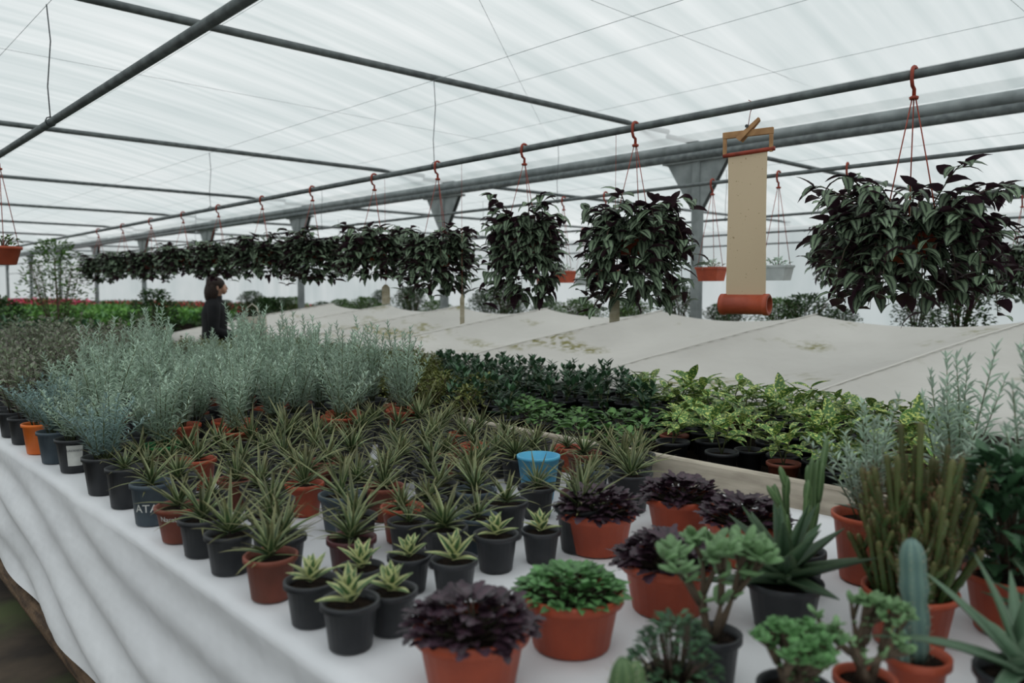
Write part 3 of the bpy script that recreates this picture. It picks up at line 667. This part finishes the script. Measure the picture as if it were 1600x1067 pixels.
basket(8.25,YX(1590,8.25),TR[1],.9,label='hanging basket of trailing purple leaves further back')
def tag(px,X,z0,z1,w):
    b=MB(); y=YX(px,X); h=z1-z0
    b.add([(-w/2,0,0),(w/2,0,.01),(w/2,.004,h*.5),(w/2,0,h*.85),(w*.15,0,h),(-w*.15,0,h),(-w/2,0,h*.85),(-w/2,.006,h*.5)],[(0,1,2,7),(7,2,3,6),(6,3,4,5)])
    b.tube([(0,0,h-.01),(0,0,PZ-z0-.01)],.0012,4,1)
    o=obj('plant_tag',b.build('tag',[M['card'],M['hook']],False),None,(X,y,z0),'worn cream card tag hanging from a basket string','tag','card tags hanging from the baskets'); o.rotation_euler=(0,0,-YAW)
tag(960,3.3,CAMZ-.17,CAMZ+.03,.055); tag(603,3.3,CAMZ-.1,CAMZ+.05,.06); tag(722,3.3,CAMZ-.22,CAMZ-.02,.03)
# ---------------------------------------------------------------- sticky trap
yT=YX(1163,3.3)
def tz(py): return -(py-180)/F*3.70
b=MB(); b.box((0,0,tz(222)),(.235,.016,.03)); b.box((-.108,0,tz(240)),(.016,.014,.08)); b.box((.108,0,tz(240)),(.016,.014,.08)); frame=b.build('frame',[M['woodl']],False)
b=MB(); b.tube([(-.115,0,tz(253)),(.125,0,tz(249))],.01,10); rod=b.build('rod',[M['hook']])
b=MB()
for s_ in (-1,1):
    b.add([(-.05,s_*.012,tz(228)),(.05,s_*.004,tz(200)),(.055,s_*.004,tz(205)),(-.03,s_*.016,tz(234)),(-.05,s_*.02,tz(228)),(.05,s_*.011,tz(200)),(.055,s_*.011,tz(205)),(-.03,s_*.024,tz(234))],[(0,1,2,3),(7,6,5,4),(0,4,5,1),(1,5,6,2),(2,6,7,3),(3,7,4,0)])
b.tube([(.0,-.02,tz(212)),(.0,.02,tz(212))],.008,8,1); pin=b.build('clothes_peg',[M['woodl'],M['wire']],False)
b=MB(); b.tube([(0,0,.025),(.018,0,.012),(.024,0,0),(.01,0,-.03),(0,0,tz(212))],.0018,5); hk2=b.build('wire_hook',[M['hook']])
b=MB(); n=14; w=.092; vs=[]
for i in range(n+1):
    t=i/n; z=tz(250)*(1-t)+tz(470)*t
    for j in range(5):
        u=j/4; vs.append((-w+2*w*u,.006*math.sin(t*5+u*3)+.01*t,z))
b.add(vs,[(i*5+j,i*5+j+1,i*5+j+6,i*5+j+5) for i in range(n) for j in range(4)]); sheet=b.build('sheet',[M['sticky']])
b=MB(); rz_=tz(485); ring=[]
for (xx,r) in ((-.115,.036),(-.115,.046),(-.112,.05),(-.09,.05),(-.088,.046),(.088,.046),(.09,.05),(.112,.05),(.115,.046),(.115,.036),(.0,.036),(-.115,.036)):
    ring.append((xx,r))
seg=24; vs=[(x,r*math.cos(2*pi*j/seg),rz_+r*math.sin(2*pi*j/seg)) for x,r in ring for j in range(seg)]
b.add(vs,[(i*seg+j,i*seg+(j+1)%seg,(i+1)*seg+(j+1)%seg,(i+1)*seg+j) for i in range(len(ring)-1) for j in range(seg)]); roll=b.build('roll',[M['terra']])
thing('hanging_insect_trap','beige sticky sheet unrolled from a terracotta roll, clipped by a peg','insect trap',(3.3,yT,PZ+.0),[('wire_hook',hk2),('wooden_frame',frame),('clothes_peg',pin),('rod',rod),('sticky_sheet',sheet),('roll',roll)],rz=-YAW-.62)
# ---------------------------------------------------------------- background
BG=[f_shrub(1500,.6,.36,'bg',.05,.026,.05),f_shrub(1300,.5,.36,'bgl',.05,.026,.05),f_shrub(1200,.72,.3,'bg',.055,.026,.05)]
b=MB(); b.box((8.5,8,TZ-.03),(1.9,24,.05)); top=b.build('bench_top4',[M['wood']],False)
thing('growing_bench','wooden bench of leafy shrubs beside the posts','bench',(0,0,0),[('bench_top',top)]+[('leg',leg,None,(x,-3.5+2.3*i,0)) for i in range(11) for x in (7.7,9.3)])
y=.2
while y<19:
    for x in (7.9,8.9):
        if R.random()<.85: pot_plant('potted_background_shrub',"leafy green shrub in black pot on a bench",'potted plant',(x+U(-.06,.06),y+U(-.06,.06)),R.choice(BG),'black',(.12,.09,.18),U(.6,.95)+(.12 if y<3.2 else 0),'leafy shrubs on the far bench')
    y+=.78
def bed(name,label,x0,x1,y0,y1,ms,n,h,L=.12):
    b=MB()
    for i in range(n):
        b.kite((U(x0,x1),U(y0,y1),TZ+.03+U(0,h)),U(0,6.28),U(.1,1.2),L*U(.7,1.3),L*.5,R.random(),R.randrange(len(ms)))
    obj(name,b.build(name,[LM[k] for k in ms]),None,None,label,'plants',kind='stuff')
for (x0,x1,y0,y1) in ((2.6,6.9,15.5,24),(3.0,6.9,25,31),(8,13,22,40)):
    b=MB(); b.box(((x0+x1)/2,(y0+y1)/2,TZ-.03),(x1-x0,y1-y0,.06)); t_=b.build('bt',[M['soil']],False)
    thing('seedling_bench','low bench carrying dense seedling trays','bench',(0,0,0),[('bench_top',t_)]+[('leg',leg,None,(x,y_,0)) for x in (x0+.2,x1-.2) for y_ in (y0+.3,(y0+y1)/2,y1-.3)])
bed('seedling_carpet','dense carpet of bright green seedlings on a bench',2.6,6.8,15.5,24,['lawn','lawn','green'],14000,.26)
bed('flower_carpet','dense band of pink and red blooms with green leaves',3.0,6.8,25,31,['pink','red','bg','pink','bgl','pink'],8000,.36,.13)
bed('flower_carpet','dense band of red blooms with green leaves',8,13,22,40,['red','bg','bg','bgl'],7000,.2,.13)
def tree(x,y,H,Rr,lab,mat='bg'):
    b=MB(); b.tube([(0,0,0),(.03,0,H*.4),(0,.04,H*.9)],[.03,.022,.008],7); tr=b.build('trunk',[M['bark']])
    f=f_shrub(1300,H,Rr,mat,.08,.036,H*.3)
    thing('young_tree',lab,'tree',(x,y,0),[('trunk',tr),('foliage',f)])
tree(3.05,13.5,2.25,.5,'slender young green tree growing near the benches','bgl'); tree(4.5,13.6,1.5,.4,'bushy young green tree growing near the benches'); tree(2.1,12.3,1.4,.4,'bushy young green tree growing near the benches')
for i in range(2): tree(5.8+i*1.1,14.2+.2*i,1.2+.15*(i%2),.4,'bushy young green shrub growing in the soil')
# ---------------------------------------------------------------- person
def person(loc,rz):
    root=obj('person',None,None,loc,'person in a dark coat with brown hair carrying a bag','person'); root.rotation_euler=(0,0,rz)
    V=[];E=[];RD=[]
    def a(p,r,par=None):
        V.append(p);RD.append(r); i=len(V)-1
        if par is not None:E.append((par,i))
        return i
    pel=a((0,0,.92),(.14,.1)); sp=a((0,0,1.08),(.125,.09),pel); ch=a((0,0,1.26),(.15,.1),sp); nb=a((0,.0,1.38),(.06,.06),ch); nk=a((0,.01,1.43),(.048,.05),nb)
    hb=a((0,.03,1.49),(.062,.07),nk); hm=a((0,.04,1.56),(.074,.09),hb); ht=a((0,.03,1.62),(.062,.075),hm)
    for s_ in (-1,1):
        sh=a((s_*.17,0,1.34),(.055,.055),ch); el=a((s_*.22,.0,1.09),(.04,.04),sh); wr=a((s_*.17,.2,1.0),(.026,.026),el); pm=a((s_*.165,.26,.985),(.03,.018),wr)
        for k in range(4):
            f1=a((s_*(.135+.02*k),.31+.006*(k in(1,2)),.975),(.009,.009),pm); f2=a((s_*(.135+.02*k),.33,.95),(.008,.008),f1); a((s_*(.137+.02*k),.325,.925),(.006,.006),f2)
        t1=a((s_*.125,.25,.975),(.01,.01),pm); a((s_*.112,.28,.955),(.008,.008),t1)
        hp=a((s_*.09,0,.85),(.085,.09),pel); kn=a((s_*.1,.02,.48),(.058,.06),hp); an=a((s_*.1,0,.1),(.04,.042),kn); a((s_*.1,.13,.045),(.04,.03),an)
    me=bpy.data.meshes.new('body'); me.from_pydata(V,E,[]); body=obj('body',me,root,(0,0,0)); me.materials.append(M['skin'])
    sk=body.modifiers.new('Skin','SKIN'); me.skin_vertices.new() if not me.skin_vertices else None
    for i,d in enumerate(me.skin_vertices[0].data): d.radius=RD[i]; d.use_root=(i==0)
    ss=body.modifiers.new('Sub','SUBSURF'); ss.levels=2; ss.render_levels=2
    def loft(secs,seg=20):
        b=MB(); vs=[]
        for cx,cy,z,rx,ry in secs:
            for j in range(seg):
                t=2*pi*j/seg; k=1+.03*math.sin(5*t+z*9); vs.append((cx+rx*k*math.cos(t),cy+ry*k*math.sin(t),z))
        b.add(vs,[(i*seg+j,i*seg+(j+1)%seg,(i+1)*seg+(j+1)%seg,(i+1)*seg+j) for i in range(len(secs)-1) for j in range(seg)]); return b
    b=loft([(0,0,.5,.2,.15),(0,0,.7,.2,.15),(0,0,.92,.19,.145),(0,0,1.08,.175,.13),(0,0,1.26,.2,.14),(0,0,1.36,.17,.11),(0,0,1.41,.09,.08),(0,.01,1.45,.07,.07)])
    for s_ in (-1,1): b.tube([(s_*.14,0,1.35),(s_*.19,0,1.32),(s_*.225,0,1.09),(s_*.2,.1,1.04),(s_*.172,.19,1.0)],[.07,.07,.058,.05,.042],12,cap=False)
    obj('coat',b.build('coat',[M['coat']]),root,(0,0,0),'black hooded coat')
    b=MB()
    for s_ in (-1,1): b.tube([(s_*.09,0,.86),(s_*.1,.02,.48),(s_*.1,0,.08)],[.1,.078,.062],14,cap=False)
    obj('trousers',b.build('trousers',[M['denim']]),root,(0,0,0))
    b=MB()
    for s_ in (-1,1): b.ell((s_*.1,.05,.045),.05,.13,.05,None,12,8)
    obj('shoes',b.build('shoes',[M['coat']]),root,(0,0,0))
    b=MB(); b.ell((0,.015,1.575),.09,.1,.085,None,16,10); b.ell((0,-.05,1.48),.085,.055,.12,None,14,8)
    for s_ in (-1,1): b.ell((s_*.07,.0,1.5),.025,.05,.1,None,10,8)
    obj('hair',b.build('hair',[M['hair']]),root,(0,0,0))
    b=MB(); b.ell((0,.11,1.535),.03,.012,.02,None,8,6)
    b.ell((0,.125,1.53),.011,.018,.02,None,8,6)
    for s_ in (-1,1): b.ell((s_*.077,.035,1.535),.01,.018,.03,None,8,6)
    b.ell((0,.1,1.525),.055,.035,.06,None,14,10)
    obj('face',b.build('face',[M['skin']]),root,(0,0,0))
    b=MB()
    for s_ in (-1,1): b.ell((s_*.024,.131,1.545),.009,.006,.005,None,8,6)
    b.ell((0,.13,1.495),.02,.006,.005,None,8,6); obj('eyes_and_mouth',b.build('em',[M['coat']]),root,(0,0,0))
    return root
ploc=(3.48,8.6,0); pr_=person(ploc,-2.0)
b=MB(); n=8
vs=[]
for i in range(n+1):
    t=i/n
    for j in range(9):
        u=j/8*2*pi; vs.append(((.17-.02*t)*math.cos(u),(.05+.015*math.sin(t*3))*math.sin(u),-.34+.34*t))
b.add(vs,[(i*9+j,i*9+j+1,(i+1)*9+j+1,(i+1)*9+j) for i in range(n) for j in range(8)])
for yy_ in (-.03,.03): b.tube([(-.08,yy_,0),(-.05,yy_*.5,.1),(0,0,.14),(.05,yy_*.5,.1),(.08,yy_,0)],.006,6)
o=obj('tote_bag',b.build('tote_bag',[M['tote']]),None,(ploc[0]+.34,ploc[1]-.2,1.22),'cream canvas tote bag held by the person','bag'); o.rotation_euler=(0,0,-.6)
# ---------------------------------------------------------------- world and light
w=bpy.data.worlds.new('World'); scn.world=w; w.use_nodes=True; nt=w.node_tree; bg=nt.nodes['Background']
tc=N(nt,'ShaderNodeTexCoord'); sx=N(nt,'ShaderNodeSeparateXYZ'); nt.links.new(tc.outputs['Generated'],sx.inputs[0])
cr=N(nt,'ShaderNodeValToRGB'); nt.links.new(sx.outputs[2],cr.inputs[0]); cr.color_ramp.elements[0].color=(.74,.77,.775,1); cr.color_ramp.elements[1].color=(.91,.955,.955,1)
nt.links.new(cr.outputs[0],bg.inputs[0]); bg.inputs[1].default_value=.88
su=bpy.data.lights.new('sun','SUN'); su.energy=1.2; su.angle=math.radians(70); so=bpy.data.objects.new('sun',su); COL.objects.link(so); so.rotation_euler=(math.radians(20),math.radians(-15),0)
